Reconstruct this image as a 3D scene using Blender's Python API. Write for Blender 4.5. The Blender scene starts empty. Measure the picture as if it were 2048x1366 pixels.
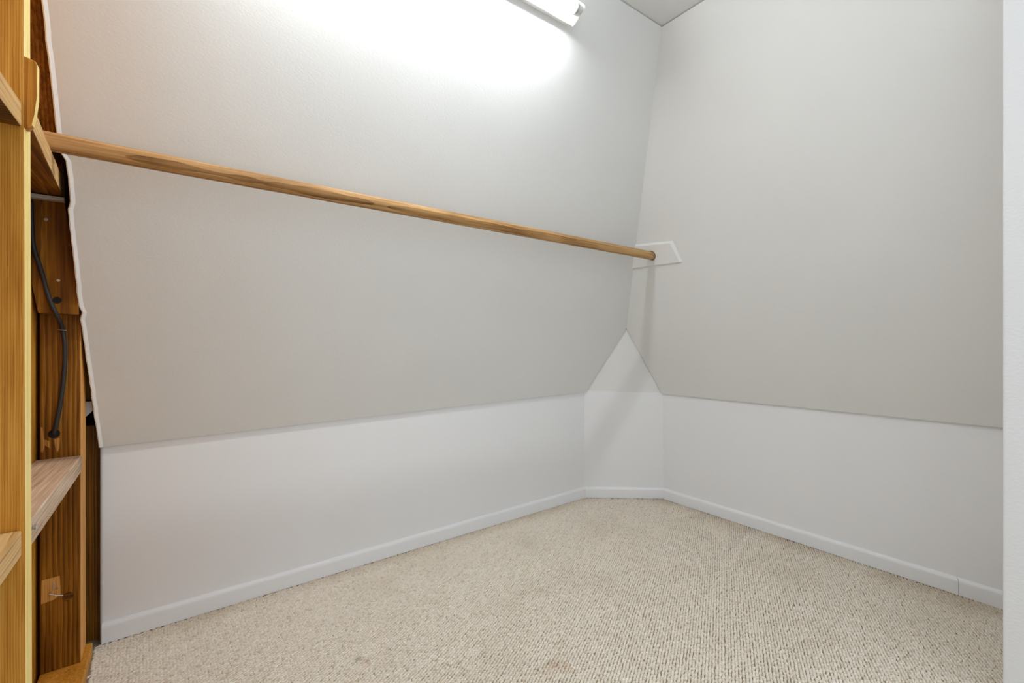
import bpy, bmesh, math, random
import numpy as np
from mathutils import Vector, Matrix

# ---------------------------------------------------------------- camera, world, exposure
S = bpy.context.scene
COL = S.collection
CAM_Z = 0.90
cam_d = bpy.data.cameras.new('camera')
cam = bpy.data.objects.new('camera', cam_d)
COL.objects.link(cam)
cam.location = (0.0, 0.0, CAM_Z)
cam.rotation_euler = (math.radians(90), 0, -math.radians(37.082))   # level, turned to the far corner
cam_d.sensor_width = 36.0
cam_d.lens = 36.0 * 905.0 / 2048.0                                  # ultra-wide, about 16 mm
cam_d.shift_y = -7.0 / 2048.0
cam_d.clip_start = 0.02
S.camera = cam
S.cycles.max_bounces = 8
S.cycles.diffuse_bounces = 5
S.cycles.use_light_tree = False
S.cycles.adaptive_threshold = 0.02
S.cycles.caustics_reflective = False
S.cycles.caustics_refractive = False

TUBE_POWER = 53.0
WORLD = 1.14
S.view_settings.view_transform = 'Standard'
S.view_settings.look = 'None'
S.view_settings.gamma = 1.0
S.view_settings.use_curve_mapping = False
S.view_settings.exposure = 0.06
world = bpy.data.worlds.new('world')
S.world = world
world.use_nodes = True
bg = world.node_tree.nodes['Background']                             # even light of the room beyond the opening
bg.inputs[0].default_value = (0.905, 0.98, 1.04, 1)
bg.inputs[1].default_value = WORLD

# ---------------------------------------------------------------- room numbers (metres)
# x runs along the long left wall, y towards it, z up; the camera stands in the opening at (0, 0)
Y_L = 1.789          # face of left knee wall
X_R = 2.202          # face of right knee wall
Z_C = 2.16           # ceiling
L0 = Vector((1.864, Y_L, 0)); R0 = Vector((X_R, 1.511, 0))
Z_A, Z_L, Z_R, Z_B = 0.586, 0.603, 0.594, 0.609                      # top of the white knee walls
APEX = Vector((2.044, 1.640, 0.974))
HIP = Vector((1.595, 1.104, Z_C))
rnd = random.Random(7)

# ---------------------------------------------------------------- materials
def new_mat(name):
    m = bpy.data.materials.new(name); m.use_nodes = True
    nt = m.node_tree
    return m, nt, nt.nodes['Principled BSDF']

def nd(nt, kind, **kw):
    n = nt.nodes.new(kind)
    for k, v in kw.items(): setattr(n, k, v)
    return n

def ramp(nt, stops):
    r = nd(nt, 'ShaderNodeValToRGB')
    e = r.color_ramp.elements
    while len(e) < len(stops): e.new(0.5)
    for i, (p, c) in enumerate(stops):
        e[i].position = p; e[i].color = (c[0], c[1], c[2], 1)
    return r

def paint(name, col, rough=0.55, bump=0.25, scale=260.0, mottle=0.03, depth=0.0012):
    m, nt, b = new_mat(name); lk = nt.links
    g = nd(nt, 'ShaderNodeNewGeometry')
    n1 = nd(nt, 'ShaderNodeTexNoise'); n1.inputs['Scale'].default_value = 2.3; n1.inputs['Detail'].default_value = 5
    lk.new(g.outputs['Position'], n1.inputs['Vector'])
    d = [max(0, c * (1 - mottle)) for c in col]; l = [min(1, c * (1 + mottle)) for c in col]
    r = ramp(nt, [(0.3, d), (0.7, l)])
    lk.new(n1.outputs[0], r.inputs[0]); lk.new(r.outputs[0], b.inputs['Base Color'])
    mp = nd(nt, 'ShaderNodeMapping'); mp.inputs['Scale'].default_value = (0.7, 0.7, 1.2)
    lk.new(g.outputs['Position'], mp.inputs[0])
    n2 = nd(nt, 'ShaderNodeTexNoise'); n2.inputs['Scale'].default_value = scale; n2.inputs['Detail'].default_value = 3
    lk.new(mp.outputs[0], n2.inputs['Vector'])
    bp = nd(nt, 'ShaderNodeBump'); bp.inputs['Strength'].default_value = bump; bp.inputs['Distance'].default_value = depth
    lk.new(n2.outputs[0], bp.inputs['Height']); lk.new(bp.outputs[0], b.inputs['Normal'])
    b.inputs['Roughness'].default_value = rough
    b.inputs['Specular IOR Level'].default_value = 0.35
    return m

def wood(name, axis, stops, spacing=0.004, centre=(0.03, 0.05, 0.0), rough=0.5, distort=3.0, spec=0.18, blotch=0.42, fine=0.62, ring=0.20, bands=False):
    """sawn timber: rings about an axis, streaks along it, broad stains"""
    m, nt, b = new_mat(name); lk = nt.links
    g = nd(nt, 'ShaderNodeNewGeometry')
    off = nd(nt, 'ShaderNodeVectorMath', operation='SUBTRACT'); off.inputs[1].default_value = centre
    lk.new(g.outputs['Position'], off.inputs[0])
    w = nd(nt, 'ShaderNodeTexWave', wave_type='RINGS', rings_direction=axis, wave_profile='SAW')
    if bands: w.wave_type = 'BANDS'; w.bands_direction = axis; axis = 'Z'
    w.inputs['Scale'].default_value = 2 * math.pi / (20 * spacing)
    w.inputs['Distortion'].default_value = distort; w.inputs['Detail'].default_value = 2.0
    w.inputs['Detail Scale'].default_value = 0.10; w.inputs['Detail Roughness'].default_value = 0.55
    lk.new(off.outputs[0], w.inputs['Vector'])
    mp = nd(nt, 'ShaderNodeMapping')
    sc = [90.0, 90.0, 90.0]; sc['XYZ'.index(axis)] = 2.5
    mp.inputs['Scale'].default_value = sc
    lk.new(g.outputs['Position'], mp.inputs[0])
    n = nd(nt, 'ShaderNodeTexNoise'); n.inputs['Scale'].default_value = 2.0; n.inputs['Detail'].default_value = 4
    lk.new(mp.outputs[0], n.inputs['Vector'])
    mp2 = nd(nt, 'ShaderNodeMapping')
    sc2 = [9.0, 9.0, 9.0]; sc2['XYZ'.index(axis)] = 2.2
    mp2.inputs['Scale'].default_value = sc2
    lk.new(g.outputs['Position'], mp2.inputs[0])
    n3 = nd(nt, 'ShaderNodeTexNoise'); n3.inputs['Scale'].default_value = 2.0; n3.inputs['Detail'].default_value = 3
    lk.new(mp2.outputs[0], n3.inputs['Vector'])
    a = nd(nt, 'ShaderNodeMath', operation='MULTIPLY'); a.inputs[1].default_value = ring
    lk.new(w.outputs['Fac'], a.inputs[0])
    c = nd(nt, 'ShaderNodeMath', operation='MULTIPLY_ADD'); c.inputs[1].default_value = fine
    lk.new(n.outputs[0], c.inputs[0]); lk.new(a.outputs[0], c.inputs[2])
    e = nd(nt, 'ShaderNodeMath', operation='MULTIPLY_ADD'); e.inputs[1].default_value = blotch
    lk.new(n3.outputs[0], e.inputs[0]); lk.new(c.outputs[0], e.inputs[2])
    r = ramp(nt, [(0.60 + (p - 0.60) * 0.60, c) for p, c in stops])
    lk.new(e.outputs[0], r.inputs[0]); lk.new(r.outputs[0], b.inputs['Base Color'])
    bp = nd(nt, 'ShaderNodeBump'); bp.inputs['Strength'].default_value = 0.15; bp.inputs['Distance'].default_value = 0.0005
    lk.new(c.outputs[0], bp.inputs['Height']); lk.new(bp.outputs[0], b.inputs['Normal'])
    b.inputs['Roughness'].default_value = rough
    b.inputs['Specular IOR Level'].default_value = spec
    return m

def plain(name, col, rough=0.5, metal=0.0, noise=0.06, scale=40):
    m, nt, b = new_mat(name); lk = nt.links
    g = nd(nt, 'ShaderNodeNewGeometry')
    n = nd(nt, 'ShaderNodeTexNoise'); n.inputs['Scale'].default_value = scale; n.inputs['Detail'].default_value = 3
    lk.new(g.outputs['Position'], n.inputs['Vector'])
    r = ramp(nt, [(0.25, [c * (1 - noise) for c in col]), (0.75, [min(1, c * (1 + noise)) for c in col])])
    lk.new(n.outputs[0], r.inputs[0]); lk.new(r.outputs[0], b.inputs['Base Color'])
    b.inputs['Roughness'].default_value = rough; b.inputs['Metallic'].default_value = metal
    return m

M = {}
M['beige'] = paint('beige_wall_paint', (0.755, 0.755, 0.736), rough=0.6, bump=0.20, scale=190, mottle=0.02)
M['white'] = paint('white_knee_wall_paint', (0.825, 0.83, 0.84), rough=0.5, bump=0.10, scale=200, mottle=0.012)
M['trim'] = paint('white_semi_gloss_trim_paint', (0.83, 0.84, 0.855), rough=0.32, bump=0.06, scale=80, mottle=0.012)
M['filler'] = paint('white_filled_edge_with_halo', (0.88, 0.88, 0.87), rough=0.6, bump=0.2, scale=120)  # filler colour whitened to paint in the bright halo along the cut
M['board'] = paint('off_white_board_paint', (0.785, 0.785, 0.77), rough=0.4, bump=0.06, scale=80, mottle=0.01)
M['jamb'] = paint('white_textured_jamb_paint', (0.745, 0.745, 0.745), rough=0.6, bump=0.5, scale=140, mottle=0.015, depth=0.0018)
AMB = [(0.22, (0.22, 0.072, 0.005)), (0.48, (0.45, 0.175, 0.017)), (0.68, (0.55, 0.240, 0.030)), (0.92, (0.68, 0.35, 0.066))]
SHE = [(0.22, (0.32, 0.115, 0.008)), (0.48, (0.58, 0.235, 0.020)), (0.68, (0.68, 0.30, 0.032)), (0.92, (0.78, 0.40, 0.07))]
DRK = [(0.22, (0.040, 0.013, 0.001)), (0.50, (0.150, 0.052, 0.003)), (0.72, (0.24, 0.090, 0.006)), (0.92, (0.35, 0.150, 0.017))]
LIT = [(0.22, (0.34, 0.175, 0.055)), (0.50, (0.56, 0.33, 0.125)), (0.75, (0.66, 0.42, 0.18)), (0.95, (0.75, 0.53, 0.27))]
GRY = [(0.22, (0.27, 0.155, 0.085)), (0.50, (0.50, 0.345, 0.225)), (0.75, (0.60, 0.44, 0.31)), (0.95, (0.72, 0.57, 0.43))]
ROD = [(0.22, (0.13, 0.055, 0.014)), (0.48, (0.33, 0.175, 0.062)), (0.72, (0.45, 0.255, 0.100)), (0.95, (0.56, 0.35, 0.155))]
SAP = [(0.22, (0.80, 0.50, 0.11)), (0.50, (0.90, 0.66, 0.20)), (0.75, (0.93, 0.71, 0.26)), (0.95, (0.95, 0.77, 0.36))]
EDG = [(0.22, (0.50, 0.20, 0.030)), (0.50, (0.70, 0.32, 0.065)), (0.75, (0.78, 0.38, 0.09)), (0.95, (0.84, 0.46, 0.14))]
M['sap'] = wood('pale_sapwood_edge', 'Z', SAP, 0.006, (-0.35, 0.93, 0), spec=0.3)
M['edge'] = wood('orange_sawn_edge', 'Z', EDG, 0.006, (-0.35, 1.6, 0), spec=0.3)
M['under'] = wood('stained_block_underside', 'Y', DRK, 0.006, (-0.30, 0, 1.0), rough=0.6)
M['stud'] = wood('amber_stud_wood', 'Z', AMB, 0.0028, (-0.35, 0.93, 0), distort=2.5)
M['stud_far'] = wood('brown_stud_wood', 'Z', DRK, 0.006, (-0.33, 1.78, 0), distort=4)
M['rafter'] = wood('brown_rafter_wood', 'Z', DRK, 0.006, (-0.22, 1.80, 0), distort=5)
M['rafter_up'] = wood('brown_upper_rafter_wood', 'X', DRK, 0.007, (0, 0, 0), distort=1.5, bands=True)
M['sheath'] = wood('amber_sheathing_wood', 'Z', SHE, 0.005, (-0.40, 1.2, 0))
M['block'] = wood('pale_blocking_wood', 'Y', LIT, 0.006, (-0.30, 0, 1.15), rough=0.6)
M['block_low'] = wood('dusty_blocking_wood', 'Y', GRY, 0.006, (-0.30, 0, 0.45), rough=0.75, spec=0.2, distort=5)
M['cleat'] = wood('tan_cleat_wood', 'Z', [(p, (min(1, c[0] * 1.05), c[1] * 1.05, c[2])) for p, c in AMB], 0.009, (-0.1, 0.9, 0), fine=0.35)
M['rod'] = wood('round_rod_wood', 'X', ROD, 0.007, (0, 1.40, 1.33), rough=0.5, distort=4, ring=0.22, blotch=0.42)
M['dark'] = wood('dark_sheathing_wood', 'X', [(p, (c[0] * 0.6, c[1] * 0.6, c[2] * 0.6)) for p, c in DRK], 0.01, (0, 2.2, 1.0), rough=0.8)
M['cable'] = plain('black_cable_sheath', (0.018, 0.018, 0.020), 0.55)
M['steel'] = plain('dull_steel', (0.55, 0.54, 0.52), 0.35, 0.9)
M['hole'] = plain('dark_bored_wood', (0.010, 0.005, 0.002), 0.9)
M['scrap'] = plain('pale_gypsum_scrap', (0.62, 0.61, 0.58), 0.8)
M['raw'] = wood('raw_splintered_wood', 'Z', [(0.25, (0.20, 0.07, 0.012)), (0.6, (0.50, 0.22, 0.05)), (0.9, (0.62, 0.34, 0.10))], 0.004, (-0.4, 1.7, 0))
M['enamel'] = plain('white_enamel', (0.82, 0.82, 0.80), 0.3, 0, 0.01)
M['socket'] = plain('grey_white_plastic', (0.60, 0.60, 0.57), 0.4, 0, 0.02)
m, nt, b = new_mat('glowing_fluorescent_tube')
b.inputs['Base Color'].default_value = (0.9, 0.9, 0.9, 1)
b.inputs['Emission Color'].default_value = (0.95, 0.995, 1.035, 1)
b.inputs['Emission Strength'].default_value = TUBE_POWER
M['tube'] = m

def carpet_material():
    m, nt, b = new_mat('cream_looped_wool'); lk = nt.links
    at = nd(nt, 'ShaderNodeAttribute', attribute_name='tone')
    g = nd(nt, 'ShaderNodeNewGeometry')
    r = ramp(nt, [(0.0, (0.44, 0.345, 0.245)), (0.12, (0.63, 0.535, 0.415)), (0.45, (0.78, 0.695, 0.575)), (1.0, (0.885, 0.815, 0.715))])
    n = nd(nt, 'ShaderNodeTexNoise'); n.inputs['Scale'].default_value = 1400; n.inputs['Detail'].default_value = 2
    lk.new(g.outputs['Position'], n.inputs['Vector'])
    n2 = nd(nt, 'ShaderNodeTexNoise'); n2.inputs['Scale'].default_value = 4.5; n2.inputs['Detail'].default_value = 4
    lk.new(g.outputs['Position'], n2.inputs['Vector'])
    lk.new(at.outputs['Fac'], r.inputs[0])
    def mix(fac, c1, c2):
        x = nd(nt, 'ShaderNodeMix', data_type='RGBA')
        if isinstance(fac, float): x.inputs[0].default_value = fac
        else: lk.new(fac, x.inputs[0])
        lk.new(c1, x.inputs[6]) if not isinstance(c1, tuple) else setattr(x.inputs[6], 'default_value', c1)
        lk.new(c2, x.inputs[7]) if not isinstance(c2, tuple) else setattr(x.inputs[7], 'default_value', c2)
        return x.outputs[2]
    soil = nd(nt, 'ShaderNodeMapRange'); soil.inputs[1].default_value = 0.50; soil.inputs[2].default_value = 0.78; soil.inputs[4].default_value = 0.30
    lk.new(n2.outputs[0], soil.inputs[0])
    col = mix(soil.outputs[0], r.outputs[0], (0.58, 0.49, 0.36, 1))
    # soil gathered along the foot of both walls
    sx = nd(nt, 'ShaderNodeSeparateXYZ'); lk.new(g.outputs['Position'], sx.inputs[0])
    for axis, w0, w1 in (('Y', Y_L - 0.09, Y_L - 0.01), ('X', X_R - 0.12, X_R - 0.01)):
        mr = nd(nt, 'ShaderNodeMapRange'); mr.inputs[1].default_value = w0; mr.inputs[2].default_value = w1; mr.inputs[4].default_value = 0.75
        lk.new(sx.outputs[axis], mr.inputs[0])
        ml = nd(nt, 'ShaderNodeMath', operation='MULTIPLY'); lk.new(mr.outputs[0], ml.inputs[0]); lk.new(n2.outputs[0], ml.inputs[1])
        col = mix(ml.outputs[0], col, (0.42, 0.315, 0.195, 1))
    # spilled stains: (x, y, radius, strength, colour)
    for (sx, sy, rad, k, c) in ((0.836, 0.920, 0.040, 0.42, (0.60, 0.40, 0.24, 1)), (0.862, 0.892, 0.020, 0.42, (0.58, 0.42, 0.24, 1)),
                                (0.418, 1.268, 0.014, 0.8, (0.22, 0.17, 0.11, 1)), (0.435, 1.245, 0.020, 0.5, (0.50, 0.32, 0.2, 1)),
                                (2.10, 0.48, 0.12, 0.30, (0.46, 0.35, 0.22, 1)), (2.13, 0.30, 0.13, 0.32, (0.46, 0.35, 0.22, 1)),
                                (2.12, 1.05, 0.09, 0.2, (0.48, 0.38, 0.25, 1)), (1.05, 1.22, 0.03, 0.25, (0.45, 0.33, 0.2, 1))):
        d = nd(nt, 'ShaderNodeVectorMath', operation='DISTANCE'); d.inputs[1].default_value = (sx, sy, 0.003)
        lk.new(g.outputs['Position'], d.inputs[0])
        nn = nd(nt, 'ShaderNodeTexNoise'); nn.inputs['Scale'].default_value = 0.9 / rad; nn.inputs['Detail'].default_value = 3
        lk.new(g.outputs['Position'], nn.inputs['Vector'])
        ad = nd(nt, 'ShaderNodeMath', operation='MULTIPLY_ADD'); ad.inputs[1].default_value = rad * 1.6
        lk.new(nn.outputs[0], ad.inputs[0]); lk.new(d.outputs['Value'], ad.inputs[2])
        mr = nd(nt, 'ShaderNodeMapRange'); mr.inputs[1].default_value = rad * 0.7; mr.inputs[2].default_value = rad * 1.8
        mr.inputs[3].default_value = k; mr.inputs[4].default_value = 0.0
        lk.new(ad.outputs[0], mr.inputs[0])
        col = mix(mr.outputs[0], col, c)
    lk.new(col, b.inputs['Base Color'])
    bp = nd(nt, 'ShaderNodeBump'); bp.inputs['Strength'].default_value = 0.5; bp.inputs['Distance'].default_value = 0.0008
    lk.new(n.outputs[0], bp.inputs['Height']); lk.new(bp.outputs[0], b.inputs['Normal'])
    b.inputs['Roughness'].default_value = 0.95
    b.inputs['Specular IOR Level'].default_value = 0.1
    b.inputs['Sheen Weight'].default_value = 0.15
    return m
M['carpet'] = carpet_material()
M['backing'] = plain('tan_carpet_backing', (0.30, 0.235, 0.165), 0.95, 0, 0.2, 300)

# ---------------------------------------------------------------- helpers
def link(name, me, parent=None, origin=None):
    o = bpy.data.objects.new(name, me); COL.objects.link(o)
    if parent is not None:
        me.transform(Matrix.Translation(-parent.matrix_basis.translation)); o.parent = parent
    elif origin is not None:
        me.transform(Matrix.Translation(-Vector(origin))); o.location = origin
    return o

def abs_parent(o):
    """world position of a nested parent (no rotations are used)"""
    v = Vector((0, 0, 0))
    while o is not None: v += o.location; o = o.parent
    return v

def obj(name, bm, mats, parent=None, smooth=False, origin=None):
    me = bpy.data.meshes.new(name)
    bmesh.ops.recalc_face_normals(bm, faces=bm.faces)
    bm.to_mesh(me); bm.free()
    for mm in (mats if isinstance(mats, (list, tuple)) else [mats]): me.materials.append(M[mm])
    if smooth: me.polygons.foreach_set('use_smooth', [True] * len(me.polygons))
    o = bpy.data.objects.new(name, me); COL.objects.link(o)
    if parent is not None:
        me.transform(Matrix.Translation(-abs_parent(parent))); o.parent = parent
    else:
        if origin is None:
            co = [v.co for v in me.vertices]
            origin = Vector(((min(c.x for c in co) + max(c.x for c in co)) / 2, (min(c.y for c in co) + max(c.y for c in co)) / 2, min(c.z for c in co)))
        me.transform(Matrix.Translation(-Vector(origin))); o.location = origin
    return o

def struct(o, label=None):
    o['kind'] = 'structure'
    if label: o['label'] = label
    return o

def tag(o, label, cat, group=None):
    o['label'] = label; o['category'] = cat
    if group: o['group'] = group
    return o

def empty(name, loc):
    o = bpy.data.objects.new(name, None); COL.objects.link(o)
    o.location = loc; o.empty_display_size = 0.05
    return o

def prism(pts, vec, bm=None, bevel=0.0, seg=2):
    """a flat outline (3-D points) pushed along vec"""
    bm = bm or bmesh.new()
    a = [bm.verts.new(p) for p in pts]; b = [bm.verts.new(Vector(p) + Vector(vec)) for p in pts]
    n = len(pts); fs = [bm.faces.new(a[::-1]), bm.faces.new(b)]
    for i in range(n): fs.append(bm.faces.new((a[i], a[(i + 1) % n], b[(i + 1) % n], b[i])))
    if bevel:
        es = list({e for f in fs for e in f.edges})
        bmesh.ops.bevel(bm, geom=es, offset=bevel, segments=seg, profile=0.5, affect='EDGES')
    return bm

def box(x0, x1, y0, y1, z0, z1, bevel=0.0, seg=2, bm=None):
    return prism([(x0, y0, z0), (x1, y0, z0), (x1, y1, z0), (x0, y1, z0)], (0, 0, z1 - z0), bm, bevel, seg)

def tube(path, r, sides=16, bm=None, caps=True):
    bm = bm or bmesh.new()
    pts = [Vector(p) for p in path]; rings = []
    rr = r if isinstance(r, (list, tuple)) else [r] * len(pts)
    up = Vector((0, 0, 1))
    for i, p in enumerate(pts):
        t = (pts[min(i + 1, len(pts) - 1)] - pts[max(i - 1, 0)]).normalized()
        if abs(t.dot(up)) > 0.95: up = Vector((0, 1, 0))
        s = t.cross(up).normalized(); u = s.cross(t).normalized()
        rings.append([bm.verts.new(p + rr[i] * (math.cos(2 * math.pi * k / sides) * s + math.sin(2 * math.pi * k / sides) * u)) for k in range(sides)])
    for a, b in zip(rings, rings[1:]):
        for k in range(sides): bm.faces.new((a[k], a[(k + 1) % sides], b[(k + 1) % sides], b[k]))
    if caps: bm.faces.new(rings[0][::-1]); bm.faces.new(rings[-1])
    return bm

def grid_sheet(rows, thick, side_first=None):
    """a drywall sheet from rows of points (front face), thickened backwards along its own normal"""
    bm = bmesh.new()
    nv = len(rows); nu = len(rows[0])
    V = [[bm.verts.new(p) for p in r] for r in rows]
    nrm = (Vector(rows[0][-1]) - Vector(rows[0][0])).cross(Vector(rows[-1][0]) - Vector(rows[0][0])).normalized()
    B = [[bm.verts.new(Vector(p) - nrm * thick) for p in r] for r in rows]
    for i in range(nv - 1):
        for j in range(nu - 1):
            bm.faces.new((V[i][j], V[i][j + 1], V[i + 1][j + 1], V[i + 1][j]))
            bm.faces.new((B[i][j], B[i + 1][j], B[i + 1][j + 1], B[i][j + 1]))
    for i in range(nv - 1):
        bm.faces.new((V[i][0], V[i + 1][0], B[i + 1][0], B[i][0])); bm.faces.new((V[i][-1], B[i][-1], B[i + 1][-1], V[i + 1][-1]))
    for j in range(nu - 1):
        bm.faces.new((V[0][j], B[0][j], B[0][j + 1], V[0][j + 1])); bm.faces.new((V[-1][j], V[-1][j + 1], B[-1][j + 1], B[-1][j]))
    return bm, nrm

def lerp(a, b, t): return Vector(a) * (1 - t) + Vector(b) * t

def poly_at_z(pts, z):
    for a, b in zip(pts, pts[1:]):
        if z <= b.z + 1e-9:
            return lerp(a, b, 0 if b.z == a.z else max(0, (z - a.z) / (b.z - a.z)))
    return pts[-1].copy()

# ---------------------------------------------------------------- the shell
floor = struct(obj('floor', box(-0.50, 2.45, -0.80, 2.10, -0.05, 0.0), 'backing'), 'tan backing under the carpet')
ceiling = struct(obj('ceiling', box(-0.36, 2.45, -0.06, 2.10, Z_C, Z_C + 0.05), 'beige'), 'pale grey flat ceiling strip above the slopes')

# left knee wall: vertical sheet, its raw end rounded over with filler
def edge_end(x_end, front_y, z0, z1a, z1b, x1, thick, mat, name):
    prof = []
    r = 0.008
    for k in range(5):
        a = math.pi / 2 * k / 4
        prof.append((x_end + r - r * math.sin(a), front_y + r - r * math.cos(a)))
    prof = prof + [(x_end, front_y + thick)]
    bm = bmesh.new()
    lo = [bm.verts.new((px, py, z0)) for px, py in prof] + [bm.verts.new((x1, front_y + thick, z0)), bm.verts.new((x1, front_y, z0))]
    hi = [bm.verts.new((v.co.x, v.co.y, z1a + (z1b - z1a) * (v.co.x - x_end) / (x1 - x_end))) for v in lo]
    n = len(lo)
    bm.faces.new(lo); bm.faces.new(hi[::-1])
    for i in range(n): bm.faces.new((lo[i], hi[i], hi[(i + 1) % n], lo[(i + 1) % n]))
    return obj(name, bm, mat)
struct(edge_end(-0.165, Y_L, 0, Z_A, Z_L, 1.864, 0.0127, 'white', 'wall_left'), 'white painted knee wall along the left side')

# left slope: runs from the knee wall to the ceiling; bare cut end on the left
def edge_x(z):
    p = [(0.58, -0.166), (0.68, -0.172), (0.78, -0.178), (0.955, -0.1885), (0.975, -0.184), (0.985, -0.190), (1.215, -0.199), (1.235, -0.192),
         (1.322, -0.1965), (1.338, -0.205), (1.378, -0.209), (1.51, -0.214), (1.625, -0.218), (2.2, -0.236)]
    for (a, xa), (b_, xb) in zip(p, p[1:]):
        if z <= b_: return xa + (xb - xa) * (z - a) / (b_ - a)
    return p[-1][1]
A1 = Vector((-0.165, Y_L, Z_A)); L1 = Vector((1.864, Y_L, Z_L)); R1 = Vector((X_R, 1.511, Z_R)); B1 = Vector((X_R, -0.30, Z_B + 0.006))
ET = Vector((-0.236, 1.150, Z_C))
rows = []
NZ = 90; NX = 26
rr_ = random.Random(3)
for i in range(NZ + 1):
    t = i / NZ
    right = poly_at_z([L1, APEX, HIP], L1.z + (Z_C - L1.z) * t)
    left = lerp(A1, ET, t)
    left.x = edge_x(left.z) + (rr_.uniform(-0.0008, 0.0008))
    # rounded cut end, ridge raised to catch the tube light, then the field
    inner = (right - left).normalized()
    out_n = Vector((0, 0.92, 0.39))
    row = []
    row.append(left + out_n * 0.0060)
    row.append(left + inner * 0.0012 - out_n * 0.0008)
    row.append(left + inner * 0.0035 - out_n * 0.0022)
    for j in range(NX + 1):
        row.append(lerp(left + inner * 0.0105, right, j / NX))
    rows.append(row)
bm, _ = grid_sheet(rows, -0.0127)
# grid_sheet thickens along the row-column normal; make sure it went outwards
bm.faces.ensure_lookup_table()
for f in bm.faces:
    c = f.calc_center_median()
    if c.x < edge_x(c.z) + 0.0100: f.material_index = 1
struct(obj('wall_left_slope', bm, ['beige', 'filler'], smooth=False), 'pale grey slope above the left knee wall')

# corner panel: white below, the grey triangle above it
bm = bmesh.new()
pts = [L0, R0, R1, L1, APEX]
nrm = (R0 - L0).cross(Vector((0, 0, 1))).normalized()
if nrm.dot(Vector((0, 0, 0)) - L0) < 0: nrm = -nrm
v = [bm.verts.new(p) for p in pts]; w = [bm.verts.new(Vector(p) - nrm * 0.0127) for p in pts]
f1 = bm.faces.new((v[0], v[1], v[2], v[3])); f2 = bm.faces.new((v[3], v[2], v[4])); f2.material_index = 1
bm.faces.new((w[0], w[3], w[2], w[1])); g2 = bm.faces.new((w[3], w[4], w[2])); g2.material_index = 1
for a, c in ((0, 1), (1, 2), (2, 4), (4, 3), (3, 0)): bm.faces.new((v[a], w[a], w[c], v[c]))
struct(obj('wall_corner', bm, ['white', 'beige']), 'narrow corner panel, white below a grey triangle')

# right knee wall and slope
struct(obj('wall_right', prism([(X_R, 1.511, 0), (X_R, -0.30, 0), (X_R, -0.30, B1.z), (X_R, 1.511, Z_R)], (0.0127, 0, 0)), 'white'), 'white painted knee wall along the right side')
rows = []
RT = Vector((1.604, -0.30, Z_C))
for i in range(31):
    t = i / 30
    left = poly_at_z([R1, APEX, HIP], R1.z + (Z_C - R1.z) * t)
    right = lerp(B1, RT, t)
    rows.append([lerp(left, right, j / 16) for j in range(17)])
bm, _ = grid_sheet(rows, -0.0127)
struct(obj('wall_right_slope', bm, 'beige'), 'pale grey slope above the right knee wall')

# front wall: its end stands close to the camera on the right
JX, JY = 1.60, 0.1568
struct(obj('wall_front', box(JX, 2.25, JY - 0.115, JY, 0, Z_C, bevel=0.004), 'jamb'), 'white wall end beside the opening, close at the right edge')
struct(obj('wall_added_white', box(-0.286, -0.180, -0.20, 0.515, 0, Z_C), 'white'), 'unseen white wall added in front of the bare framing for neutral bounce')  # added out of view, white so that it bounces neutral light
struct(obj('wall_added_white_back', box(-0.288, -0.274, 0.515, 0.985, 0, Z_C), 'white'), 'unseen white board added behind the nearer bay to cut orange bounce')  # added in place of sheathing, keeps amber bounce off the slope
# boards added behind the left walls: block world light so the cavity stays dark
struct(obj('wall_light_block', prism([(-0.50, 2.06, 0), (2.45, 2.06, 0), (2.45, 2.06, Z_C + 0.05), (-0.50, 2.06, Z_C + 0.05)], (0, 0.02, 0)), 'dark'), 'dark boards added behind the knee wall to block light')
struct(obj('wall_light_block_end', prism([(2.43, 1.2, 0), (2.43, 2.06, 0), (2.43, 2.06, Z_C), (2.43, 1.2, Z_C)], (0.02, 0, 0)), 'dark'), 'dark boards added to close the cavity to light')

# ---------------------------------------------------------------- baseboards (rounded top, small step)
def baseboard(name, a, b_, inward, label, parent=None, h=0.058, th=0.011, ea=0.0, eb=0.0):
    """profile swept from a to b_; ea/eb slide the front edge along for mitres"""
    a, b_ = Vector(a), Vector(b_); d = (b_ - a).normalized(); n = Vector(inward)
    prof = [(0, 0), (th, 0), (th, h * 0.74), (th * 0.93, h * 0.84), (th * 0.72, h * 0.92), (th * 0.42, h * 0.975), (th * 0.15, h), (0, h)]
    bm = bmesh.new(); R = []
    for p, e in ((a, ea), (b_, eb)):
        R.append([bm.verts.new(p + n * o + d * (e * o / th) + Vector((0, 0, z))) for o, z in prof])
    k = len(prof)
    for i in range(k): bm.faces.new((R[0][i], R[0][(i + 1) % k], R[1][(i + 1) % k], R[1][i]))
    bm.faces.new(R[0][::-1]); bm.faces.new(R[1])
    o = obj(name, bm, 'trim', parent)
    return o
cd = (R0 - L0).normalized()
mit = 0.0045
struct(baseboard('baseboard_left', (-0.160, Y_L, 0.004), (L0.x, Y_L, 0.004), (0, -1, 0), '', eb=-mit), 'white baseboard under the left knee wall')
struct(baseboard('baseboard_corner', L0 + Vector((0, 0, 0.004)), R0 + Vector((0, 0, 0.004)), nrm, '', ea=mit, eb=-mit), 'white baseboard under the corner panel')
JO = 0.327
struct(baseboard('baseboard_right', R0 + Vector((0, 0, 0.004)), (X_R, JO + 0.0008, 0.004), (-1, 0, 0), '', ea=mit, eb=0.008), 'long white baseboard under the right knee wall')
struct(baseboard('baseboard_right_end', (X_R, JO - 0.0008, 0.004), (X_R, 0.158, 0.004), (-1, 0, 0), '', ea=0.008), 'short baseboard piece after the joint at the right')

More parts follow.
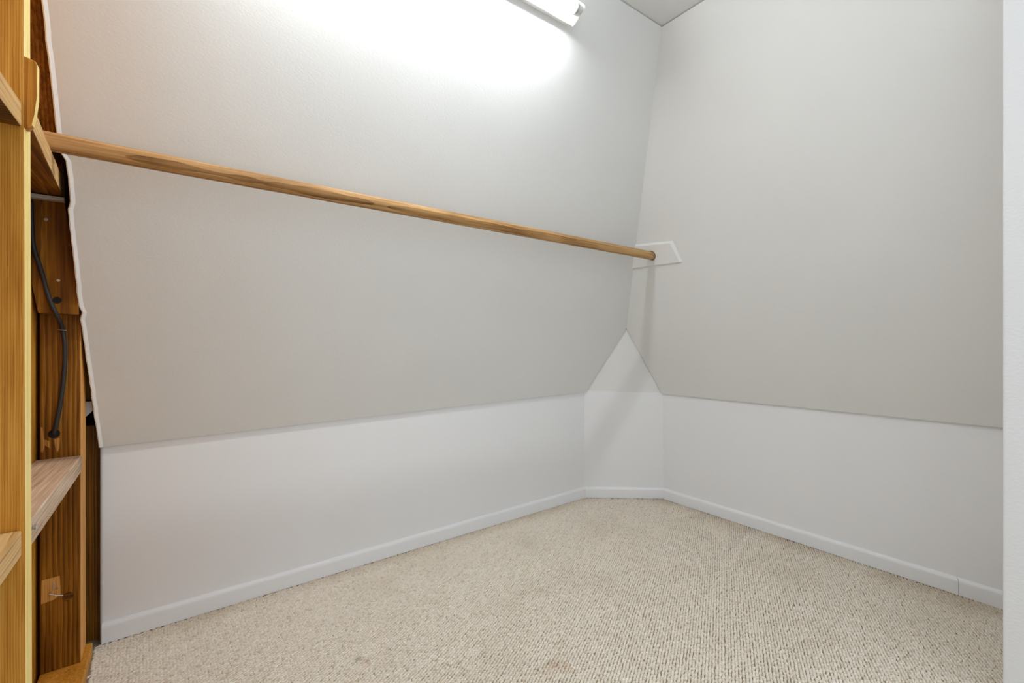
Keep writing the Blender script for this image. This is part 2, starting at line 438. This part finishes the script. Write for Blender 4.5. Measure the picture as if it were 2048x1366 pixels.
# ---------------------------------------------------------------- carpet: rows of wool loops
def carpet():
    rs = np.random.RandomState(11)
    p, a = 0.0080, 0.0082
    rot = math.radians(28)
    nn = int(3.3 / a); mm = int(3.3 / p)
    jj, ii = np.meshgrid(np.arange(nn), np.arange(mm), indexing='ij')
    gx = (ii + 0.5 * (jj % 2) - mm / 2) * p + rs.normal(0, 0.0009, ii.shape)
    gy = (jj - nn / 2) * a + rs.normal(0, 0.0007, ii.shape)
    x = (1.0 + gx * math.cos(rot) - gy * math.sin(rot)).ravel(); y = (0.9 + gx * math.sin(rot) + gy * math.cos(rot)).ravel()
    rib = (jj % 2).ravel()
    lim = (L0.y - 0.012) - (x - L0.x) * (L0.y - R0.y) / (R0.x - L0.x) - 0.006
    ok = (x > -0.172) & (y > -0.02) & (x < X_R - 0.010) & (y < Y_L - 0.010) & (y < lim)
    x, y, rib = x[ok], y[ok], rib[ok]; n = len(x)
    ang = np.radians(8) + rs.normal(0, 0.24, n)
    la = 0.0060 * (1 + rs.normal(0, 0.12, n)); lb = 0.0038 * (1 + rs.normal(0, 0.12, n)); hh = 0.0056 * (1 + rs.normal(0, 0.12, n)) * np.where(rib > 0, 0.87, 1.0)
    K = 6
    th = np.arange(K) * 2 * np.pi / K
    V = np.zeros((n, 2 * K + 1, 3))
    for ring, (s, hz) in enumerate(((1.0, 0.0), (0.86, 0.70))):
        ex = np.outer(la, np.cos(th)) * s; ey = np.outer(lb, np.sin(th)) * s
        V[:, ring * K:(ring + 1) * K, 0] = x[:, None] + ex * np.cos(ang)[:, None] - ey * np.sin(ang)[:, None]
        V[:, ring * K:(ring + 1) * K, 1] = y[:, None] + ex * np.sin(ang)[:, None] + ey * np.cos(ang)[:, None]
        V[:, ring * K:(ring + 1) * K, 2] = (hh * hz)[:, None] + 0.0002
    V[:, 2 * K, 0] = x + rs.normal(0, 0.0006, n); V[:, 2 * K, 1] = y + rs.normal(0, 0.0006, n); V[:, 2 * K, 2] = hh
    quads = [(k, (k + 1) % K, K + (k + 1) % K, K + k) for k in range(K)]
    tris = [(K + k, K + (k + 1) % K, 2 * K) for k in range(K)]
    base = (np.arange(n) * (2 * K + 1))[:, None, None]
    q = (np.array(quads)[None] + base).reshape(-1); t = (np.array(tris)[None] + base).reshape(-1)
    me = bpy.data.meshes.new('carpet')
    nq, ntri = len(q) // 4, len(t) // 3
    me.vertices.add(n * (2 * K + 1)); me.vertices.foreach_set('co', V.reshape(-1))
    me.loops.add(len(q) + len(t)); me.loops.foreach_set('vertex_index', np.concatenate([q, t]).astype(np.int32))
    me.polygons.add(nq + ntri)
    me.polygons.foreach_set('loop_start', np.concatenate([np.arange(nq) * 4, nq * 4 + np.arange(ntri) * 3]).astype(np.int32))
    me.polygons.foreach_set('use_smooth', np.ones(nq + ntri, dtype=bool))
    me.update(calc_edges=True)
    tone = np.clip(rs.beta(4.5, 2.4, n), 0, 1)
    at = me.attributes.new('tone', 'FLOAT', 'POINT')
    at.data.foreach_set('value', np.repeat(tone, 2 * K + 1).astype(np.float32))
    me.materials.append(M['carpet'])
    o = bpy.data.objects.new('carpet', me); COL.objects.link(o)
    o['kind'] = 'stuff'; o['label'] = 'cream looped wool carpet covering the whole floor'; o['category'] = 'carpet'
carpet()

# ---------------------------------------------------------------- bare framing at the left end
fr = empty('wall_framing', (-0.22, 1.30, 0.0))
tag(fr, 'bare amber wood studs, blocks and rafter at the open left end', 'framing')
XN = -0.175
def face_mat(o, n, idx, lim=0.7):
    n = Vector(n)
    for p in o.data.polygons:
        if p.normal.dot(n) > lim: p.material_index = idx
def part(name, bm, mat, parent=fr, label=None, smooth=False):
    o = obj(name, bm, mat, parent, smooth)
    if label: o['label'] = label
    return o
def stud(y0, y1, x1, x0, z0, z1, mat, lean=0.0, name='stud', label=None):
    return part(name, prism([(x0, y0, z0), (x1 + lean, y0, z0), (x1 + lean, y1, z0), (x0, y1, z0)], (-lean, 0, z1 - z0), None, 0.0022, 2), mat, label=label)
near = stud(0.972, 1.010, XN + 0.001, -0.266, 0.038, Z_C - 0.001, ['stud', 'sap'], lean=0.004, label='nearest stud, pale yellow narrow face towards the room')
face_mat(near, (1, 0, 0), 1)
stud(0.520, 0.558, XN, -0.266, 0.038, Z_C - 0.001, 'stud')
far = stud(1.650, 1.738, -0.189, -0.266, 0.038, 0.99, ['stud_far', 'edge'], label='dark brown far stud with a cable hole')
face_mat(far, (1, 0, 0), 1)
part('sole_plate', box(-0.266, XN, 0.52, 1.74, 0.0, 0.038, 0.002), 'stud')
part('sheathing', prism([(-0.288, 0.985, 0), (-0.288, 2.06, 0), (-0.288, 2.06, Z_C), (-0.288, 0.985, Z_C)], (0.014, 0, 0)), 'sheath', label='amber boards behind the studs')

# rafter: plank leaning with the slope, cut square over the far stud
yc = 1.612
raf = part('rafter', prism([(-0.2625, yc, 0.962), (-0.1895, yc, 0.960), (-0.186, yc, 1.02), (-0.2150, yc, 1.245), (-0.2160, yc, 1.345), (-0.2735, yc, 1.345), (-0.2735, yc, 1.035)],
                           (0, 0.036, 0), None, 0.0015, 1), 'rafter', label='brown rafter plank cut square over the far stud')
def sl_y(z): return Y_L - (Y_L - 1.150) * (z - Z_A) / (Z_C - Z_A)
part('rafter', prism([(-0.2735, sl_y(z) + o, z) for z, o in ((1.352, 0.022), (Z_C - 0.001, 0.022), (Z_C - 0.001, 0.062), (1.352, 0.062))], (0.108, 0, 0)), 'rafter_up',
     label='upper rafter leaning behind the cut end of the slope')
# blocks between the studs
def block(y0, y1, xa, xb, z0a, z1a, z0b, z1b, mat, label):
    bm = bmesh.new(); xk = -0.2735
    P = [(xk, y0, z0a), (xa, y0, z0a), (xa, y0, z1a), (xk, y0, z1a), (xk, y1, z0b), (xb, y1, z0b), (xb, y1, z1b), (xk, y1, z1b)]
    v = [bm.verts.new(p) for p in P]
    for f in ((0, 1, 2, 3), (4, 7, 6, 5), (0, 4, 5, 1), (1, 5, 6, 2), (2, 6, 7, 3), (3, 7, 4, 0)): bm.faces.new([v[i] for i in f])
    bmesh.ops.bevel(bm, geom=list(bm.edges), offset=0.002, segments=2, profile=0.5, affect='EDGES')
    return part('blocking', bm, mat, label=label)
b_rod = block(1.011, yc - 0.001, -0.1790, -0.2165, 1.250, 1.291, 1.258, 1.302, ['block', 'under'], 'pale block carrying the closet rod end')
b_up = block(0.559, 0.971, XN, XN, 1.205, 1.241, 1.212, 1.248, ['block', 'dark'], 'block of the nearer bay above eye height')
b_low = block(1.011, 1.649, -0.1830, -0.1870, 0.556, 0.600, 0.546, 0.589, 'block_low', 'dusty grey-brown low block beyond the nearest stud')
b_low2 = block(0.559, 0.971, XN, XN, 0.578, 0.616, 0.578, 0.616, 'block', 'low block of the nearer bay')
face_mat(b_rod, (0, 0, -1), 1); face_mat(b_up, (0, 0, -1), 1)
# cleat on the nearest stud, its lower corner worn round
ycl = 0.972
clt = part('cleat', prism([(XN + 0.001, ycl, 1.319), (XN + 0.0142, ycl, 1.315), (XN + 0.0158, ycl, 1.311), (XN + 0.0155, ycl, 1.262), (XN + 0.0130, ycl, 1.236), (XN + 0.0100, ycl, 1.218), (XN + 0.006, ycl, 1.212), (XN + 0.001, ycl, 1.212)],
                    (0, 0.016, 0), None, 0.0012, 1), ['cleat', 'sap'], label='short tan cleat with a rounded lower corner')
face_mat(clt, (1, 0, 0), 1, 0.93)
part('shim', prism([(-0.2735, 1.592, 1.2450), (-0.213, 1.592, 1.2450), (-0.213, 1.592, 1.2545), (-0.2735, 1.592, 1.2545)], (0, 0.0195, 0)), 'scrap', label='pale strip under the rod block')
# timbers seen in the gap behind the far stud
part('rafter_tail', prism([(-0.26, 1.770, 0.722), (-0.1810, 1.770, 0.722), (-0.1890, 1.770, 0.93), (-0.26, 1.770, 0.93)], (0, 0.036, 0)), 'stud_far')
part('corner_stud', box(-0.26, -0.168, 1.826, 1.864, 0.0, 0.640, 0.002), 'stud_far', label='dark stud in the gap beside the white wall')
part('gypsum_scrap', prism([(-0.200, 1.752, 0.719), (-0.1775, 1.752, 0.719), (-0.1755, 1.752, 0.693), (-0.1980, 1.752, 0.668)], (0, 0.010, 0)), 'scrap', label='torn white scrap of wallboard')

# small fixings on the timbers
def disc(name, c, axis, r, th, mat, parent, sides=12, label=None):
    bm = tube([Vector(c), Vector(c) + Vector(axis) * th], r, sides)
    return part(name, bm, mat, parent, label)
disc('nail_head', (-0.2480, yc, 1.197), (0, -1, 0), 0.004, 0.003, 'steel', raf)
disc('nail_head', (-0.226, yc, 1.046), (0, -1, 0), 0.0035, 0.002, 'steel', raf)
disc('knot_hole', (-0.2285, yc + 0.0002, 0.996), (0, -1, 0), 0.0085, 0.0008, 'hole', raf, 14, 'dark hollow knot')
disc('nail_head', (-0.1815, 1.085, 0.584), (1, 0, 0), 0.0042, 0.003, 'steel', b_low)
disc('nail_head', (-0.1810, 1.070, 1.283), (1, 0, 0), 0.0036, 0.003, 'hole', b_rod)
hole = disc('cable_hole', (-0.2395, 1.6502, 0.652), (0, -1, 0), 0.0115, 0.0012, 'hole', far, 18, 'dark bored hole')
# splintered, unstained wood round the hole and a square bare patch lower down
def chip(c, pts, y, th=0.0012):
    return part('bare_patch', prism([(c[0] + a, y, c[1] + b_) for a, b_ in pts], (0, -th, 0)), 'raw', far, 'unstained bare wood patch')
chip((-0.2520, 0.628), [(-0.012, 0.045), (-0.008, 0.040), (-0.006, 0.012), (0.004, 0.006), (0.005, -0.012), (-0.004, -0.004), (-0.008, -0.022), (-0.012, -0.018)], 1.650)
chip((-0.2340, 0.622), [(-0.006, 0.016), (0.005, 0.018), (0.004, -0.010), (0.000, -0.020), (-0.003, -0.006)], 1.650)
chip((-0.2450, 0.245), [(-0.017, 0.034), (0.016, 0.036), (0.018, -0.012), (0.006, -0.022), (-0.018, -0.026)], 1.650)
def nail(path, r, parent, label):
    return part('bent_nail', tube(path, r, 8), 'steel', parent, label)
nail([(-0.2465, 1.649, 0.243), (-0.246, 1.640, 0.2425), (-0.236, 1.637, 0.238), (-0.2215, 1.638, 0.2325)], 0.0014, far, 'bent bright nail')
nail([(-0.2400, 1.649, 0.268), (-0.2395, 1.645, 0.250), (-0.231, 1.644, 0.252)], 0.0010, far, 'thin bent nail')
disc('knot', (-0.2135, 1.6502, 0.222), (0, -1, 0), 0.011, 0.0009, 'dark', far, 18, 'round dark knot')

# ---------------------------------------------------------------- black cable stapled to the timbers
cb = empty('electrical_cable', (-0.2395, 1.64, 0.652))
tag(cb, 'black cable running down the bare timbers into a bored hole', 'cable')
def spline(pts, n=8):
    P = [Vector(p) for p in pts]; P = [2 * P[0] - P[1]] + P + [2 * P[-1] - P[-2]]; out = []
    for i in range(1, len(P) - 2):
        for k in range(n):
            t = k / n; a, b_, c, d = P[i - 1:i + 3]
            out.append(0.5 * ((2 * b_) + (c - a) * t + (2 * a - 5 * b_ + 4 * c - d) * t * t + (-a + 3 * b_ - 3 * c + d) * t ** 3))
    out.append(P[-2]); return out
obj('sheath', tube(spline([(-0.2735, yc - 0.006, 1.24), (-0.2725, yc - 0.006, 1.18), (-0.2690, yc - 0.006, 1.125), (-0.2555, yc - 0.006, 1.065), (-0.2420, yc - 0.006, 1.000), (-0.2300, yc - 0.006, 0.962),
                           (-0.2245, 1.632, 0.937), (-0.2225, 1.644, 0.918), (-0.2190, 1.644, 0.880), (-0.2195, 1.644, 0.820), (-0.2255, 1.644, 0.745), (-0.2345, 1.644, 0.678), (-0.2390, 1.647, 0.656), (-0.2395, 1.656, 0.651)]), 0.0047, 10), 'cable', cb, True)
obj('staple', tube(spline([(-0.2315, 1.650, 0.9215), (-0.2310, 1.6395, 0.9215), (-0.2220, 1.6375, 0.9205), (-0.2150, 1.6395, 0.920), (-0.2145, 1.650, 0.920)], 4), 0.0012, 8), 'steel', cb, True)

# ---------------------------------------------------------------- closet rod and its board on the right slope
def rod_c(x): return Vector((x, 1.366, 1.3195 - (x + 0.2) / 2.1 * 0.0135))
N = 40
bm = tube([rod_c(-0.266 + (1.914 + 0.266) * k / N) for k in range(N + 1)], [0.0200 + 0.0003 * math.sin(k * 1.7) for k in range(N + 1)], 28)
rod = obj('closet_rod', bm, 'rod', None, True)
tag(rod, 'long round wooden closet rod across the left wall', 'rod')

# board: chamfered front edges, bored for the rod
TL, TR, BR, BL = Vector((1.873, 1.462, 1.379)), Vector((1.873, 1.243, 1.362)), Vector((1.914, 1.216, 1.264)), Vector((1.914, 1.512, 1.268))
def slope_x(y, z):
    # x of the right slope at (y, z)
    t = (z - Z_R) / (Z_C - Z_R)
    l = poly_at_z([R1, APEX, HIP], R1.z + (Z_C - R1.z) * t); r = lerp(B1, RT, t)
    k = (y - l.y) / (r.y - l.y)
    return l.x + (r.x - l.x) * k
sn = Vector((-0.925, 0, -0.38))
outline = [Vector((0, p.y, p.z)) for p in (TL, TR, BR, BL)]
outline = [Vector((slope_x(p.y, p.z) - 0.0005, p.y, p.z)) for p in outline]
cen = sum(outline, Vector()) / 4
ch = 0.0085; th = 0.021
bm = bmesh.new()
back = [bm.verts.new(p + sn * 0.0002) for p in outline]
mid = [bm.verts.new(p + sn * (th - 0.006 if i in (0, 1, 2) else th - 0.002)) for i, p in enumerate(outline)]
ft = [Vector(p) + sn * th for p in outline]
dz_t = Vector((0.003, 0, -ch)); dy_r = Vector((0, ch, 0))
ft[0] += Vector((0.0, -0.004, -ch)); ft[1] += Vector((0, ch, -ch)); ft[2] += Vector((0, ch, 0.002)); ft[3] += Vector((0, -0.002, 0.002))
front = [bm.verts.new(p) for p in ft]
for A, B in ((back, mid), (mid, front)):
    for i in range(4): bm.faces.new((A[i], A[(i + 1) % 4], B[(i + 1) % 4], B[i]))
bm.faces.new(front); bm.faces.new(back[::-1])
brk = obj('rod_bracket', bm, 'board')
tag(brk, 'white board with chamfered edges holding the rod on the right slope', 'bracket')
# bore the hole
rc = rod_c(1.90)
cut = obj('cutter', tube([Vector((1.80, rc.y - 0.0005, rc.z)), Vector((1.98, rc.y - 0.0005, rc.z))], 0.0222, 32), 'hole')
md = brk.modifiers.new('bore', 'BOOLEAN'); md.object = cut; md.operation = 'DIFFERENCE'; md.solver = 'EXACT'
dg = bpy.context.evaluated_depsgraph_get()
me2 = bpy.data.meshes.new_from_object(brk.evaluated_get(dg))
brk.modifiers.clear(); brk.data = me2
bpy.data.objects.remove(cut)

# ---------------------------------------------------------------- fluorescent fixture high on the left slope
fx0, fx1 = 0.010, 1.132
F1 = Vector((0, 1.146, 2.001)); F2 = Vector((0, 1.0925, 2.049))            # lower and upper lip of the face
fl = empty('fluorescent_light', ((fx0 + fx1) / 2, 1.125, 2.00))
tag(fl, 'white fluorescent strip light with one glowing tube, high on the left slope', 'light')
fu = (F2 - F1).normalized(); fn = Vector((0, -fu.z, fu.y)); 
if fn.z > 0: fn = -fn
def sec(pts, x0, x1, bev=0.0):
    return prism([Vector((x0, p.y, p.z)) for p in pts], (x1 - x0, 0, 0), None, bev, 2)
K1 = Vector((0, sl_y(2.018) - 0.020, 2.018)); K2 = Vector((0, sl_y(2.097) - 0.022, 2.097))
obj('housing', sec([F1, F1 + fu * 0.024, F1 + fu * 0.027 - fn * 0.012, F2 - fu * 0.004 - fn * 0.012, F2 - fu * 0.001, F2, K2, K1], fx0, fx1), 'enamel', fl)
# lips along both long edges and end plate
obj('rim', sec([F1, F1 + fu * 0.003, F1 + fu * 0.003 + fn * 0.003, F1 + fn * 0.003], fx0, fx1), 'enamel', fl)
wdt = (F2 - F1).length
tc = (F1 + F2) / 2 + fn * 0.014 + fu * 0.012
for x0, x1 in ((fx0, fx0 + 0.004), (fx1 - 0.004, fx1)):
    obj('end_plate', sec([F1, F1 + fn * 0.008, F1 + fu * 0.010 + fn * 0.014, F2 - fu * 0.006 + fn * 0.026, F2 + fn * 0.014, F2, F2 - fn * 0.012, F1 + fu * 0.010 - fn * 0.012], x0, x1, 0.001), 'enamel', fl)
for x0, x1 in ((fx0 + 0.006, fx0 + 0.017), (fx1 - 0.025, fx1 - 0.012)):
    pts = []
    for k in range(13):
        a = math.pi * k / 12
        pts.append(tc + fu * (0.0165 * math.cos(a)) + fn * (0.0165 * math.sin(a)))
    pts += [tc - fu * 0.0165 - fn * 0.0255, tc + fu * 0.0165 - fn * 0.0255]
    obj('lamp_holder', sec(pts, x0, x1, 0.001), 'socket', fl)
tb = obj('tube', tube([Vector((x, tc.y, tc.z)) for x in (fx0 + 0.026, fx0 + 0.029, fx0 + 0.3, fx1 - 0.3, fx1 - 0.037, fx1 - 0.034)], [0.0165, 0.0188, 0.019, 0.019, 0.0188, 0.0165], 20), 'tube', fl, True)
for x0, x1 in ((fx0 + 0.0175, fx0 + 0.027), (fx1 - 0.035, fx1 - 0.0255)):
    obj('end_cap', tube([Vector((x0, tc.y, tc.z)), Vector((x1, tc.y, tc.z))], 0.0178, 24), 'steel', tb, True)
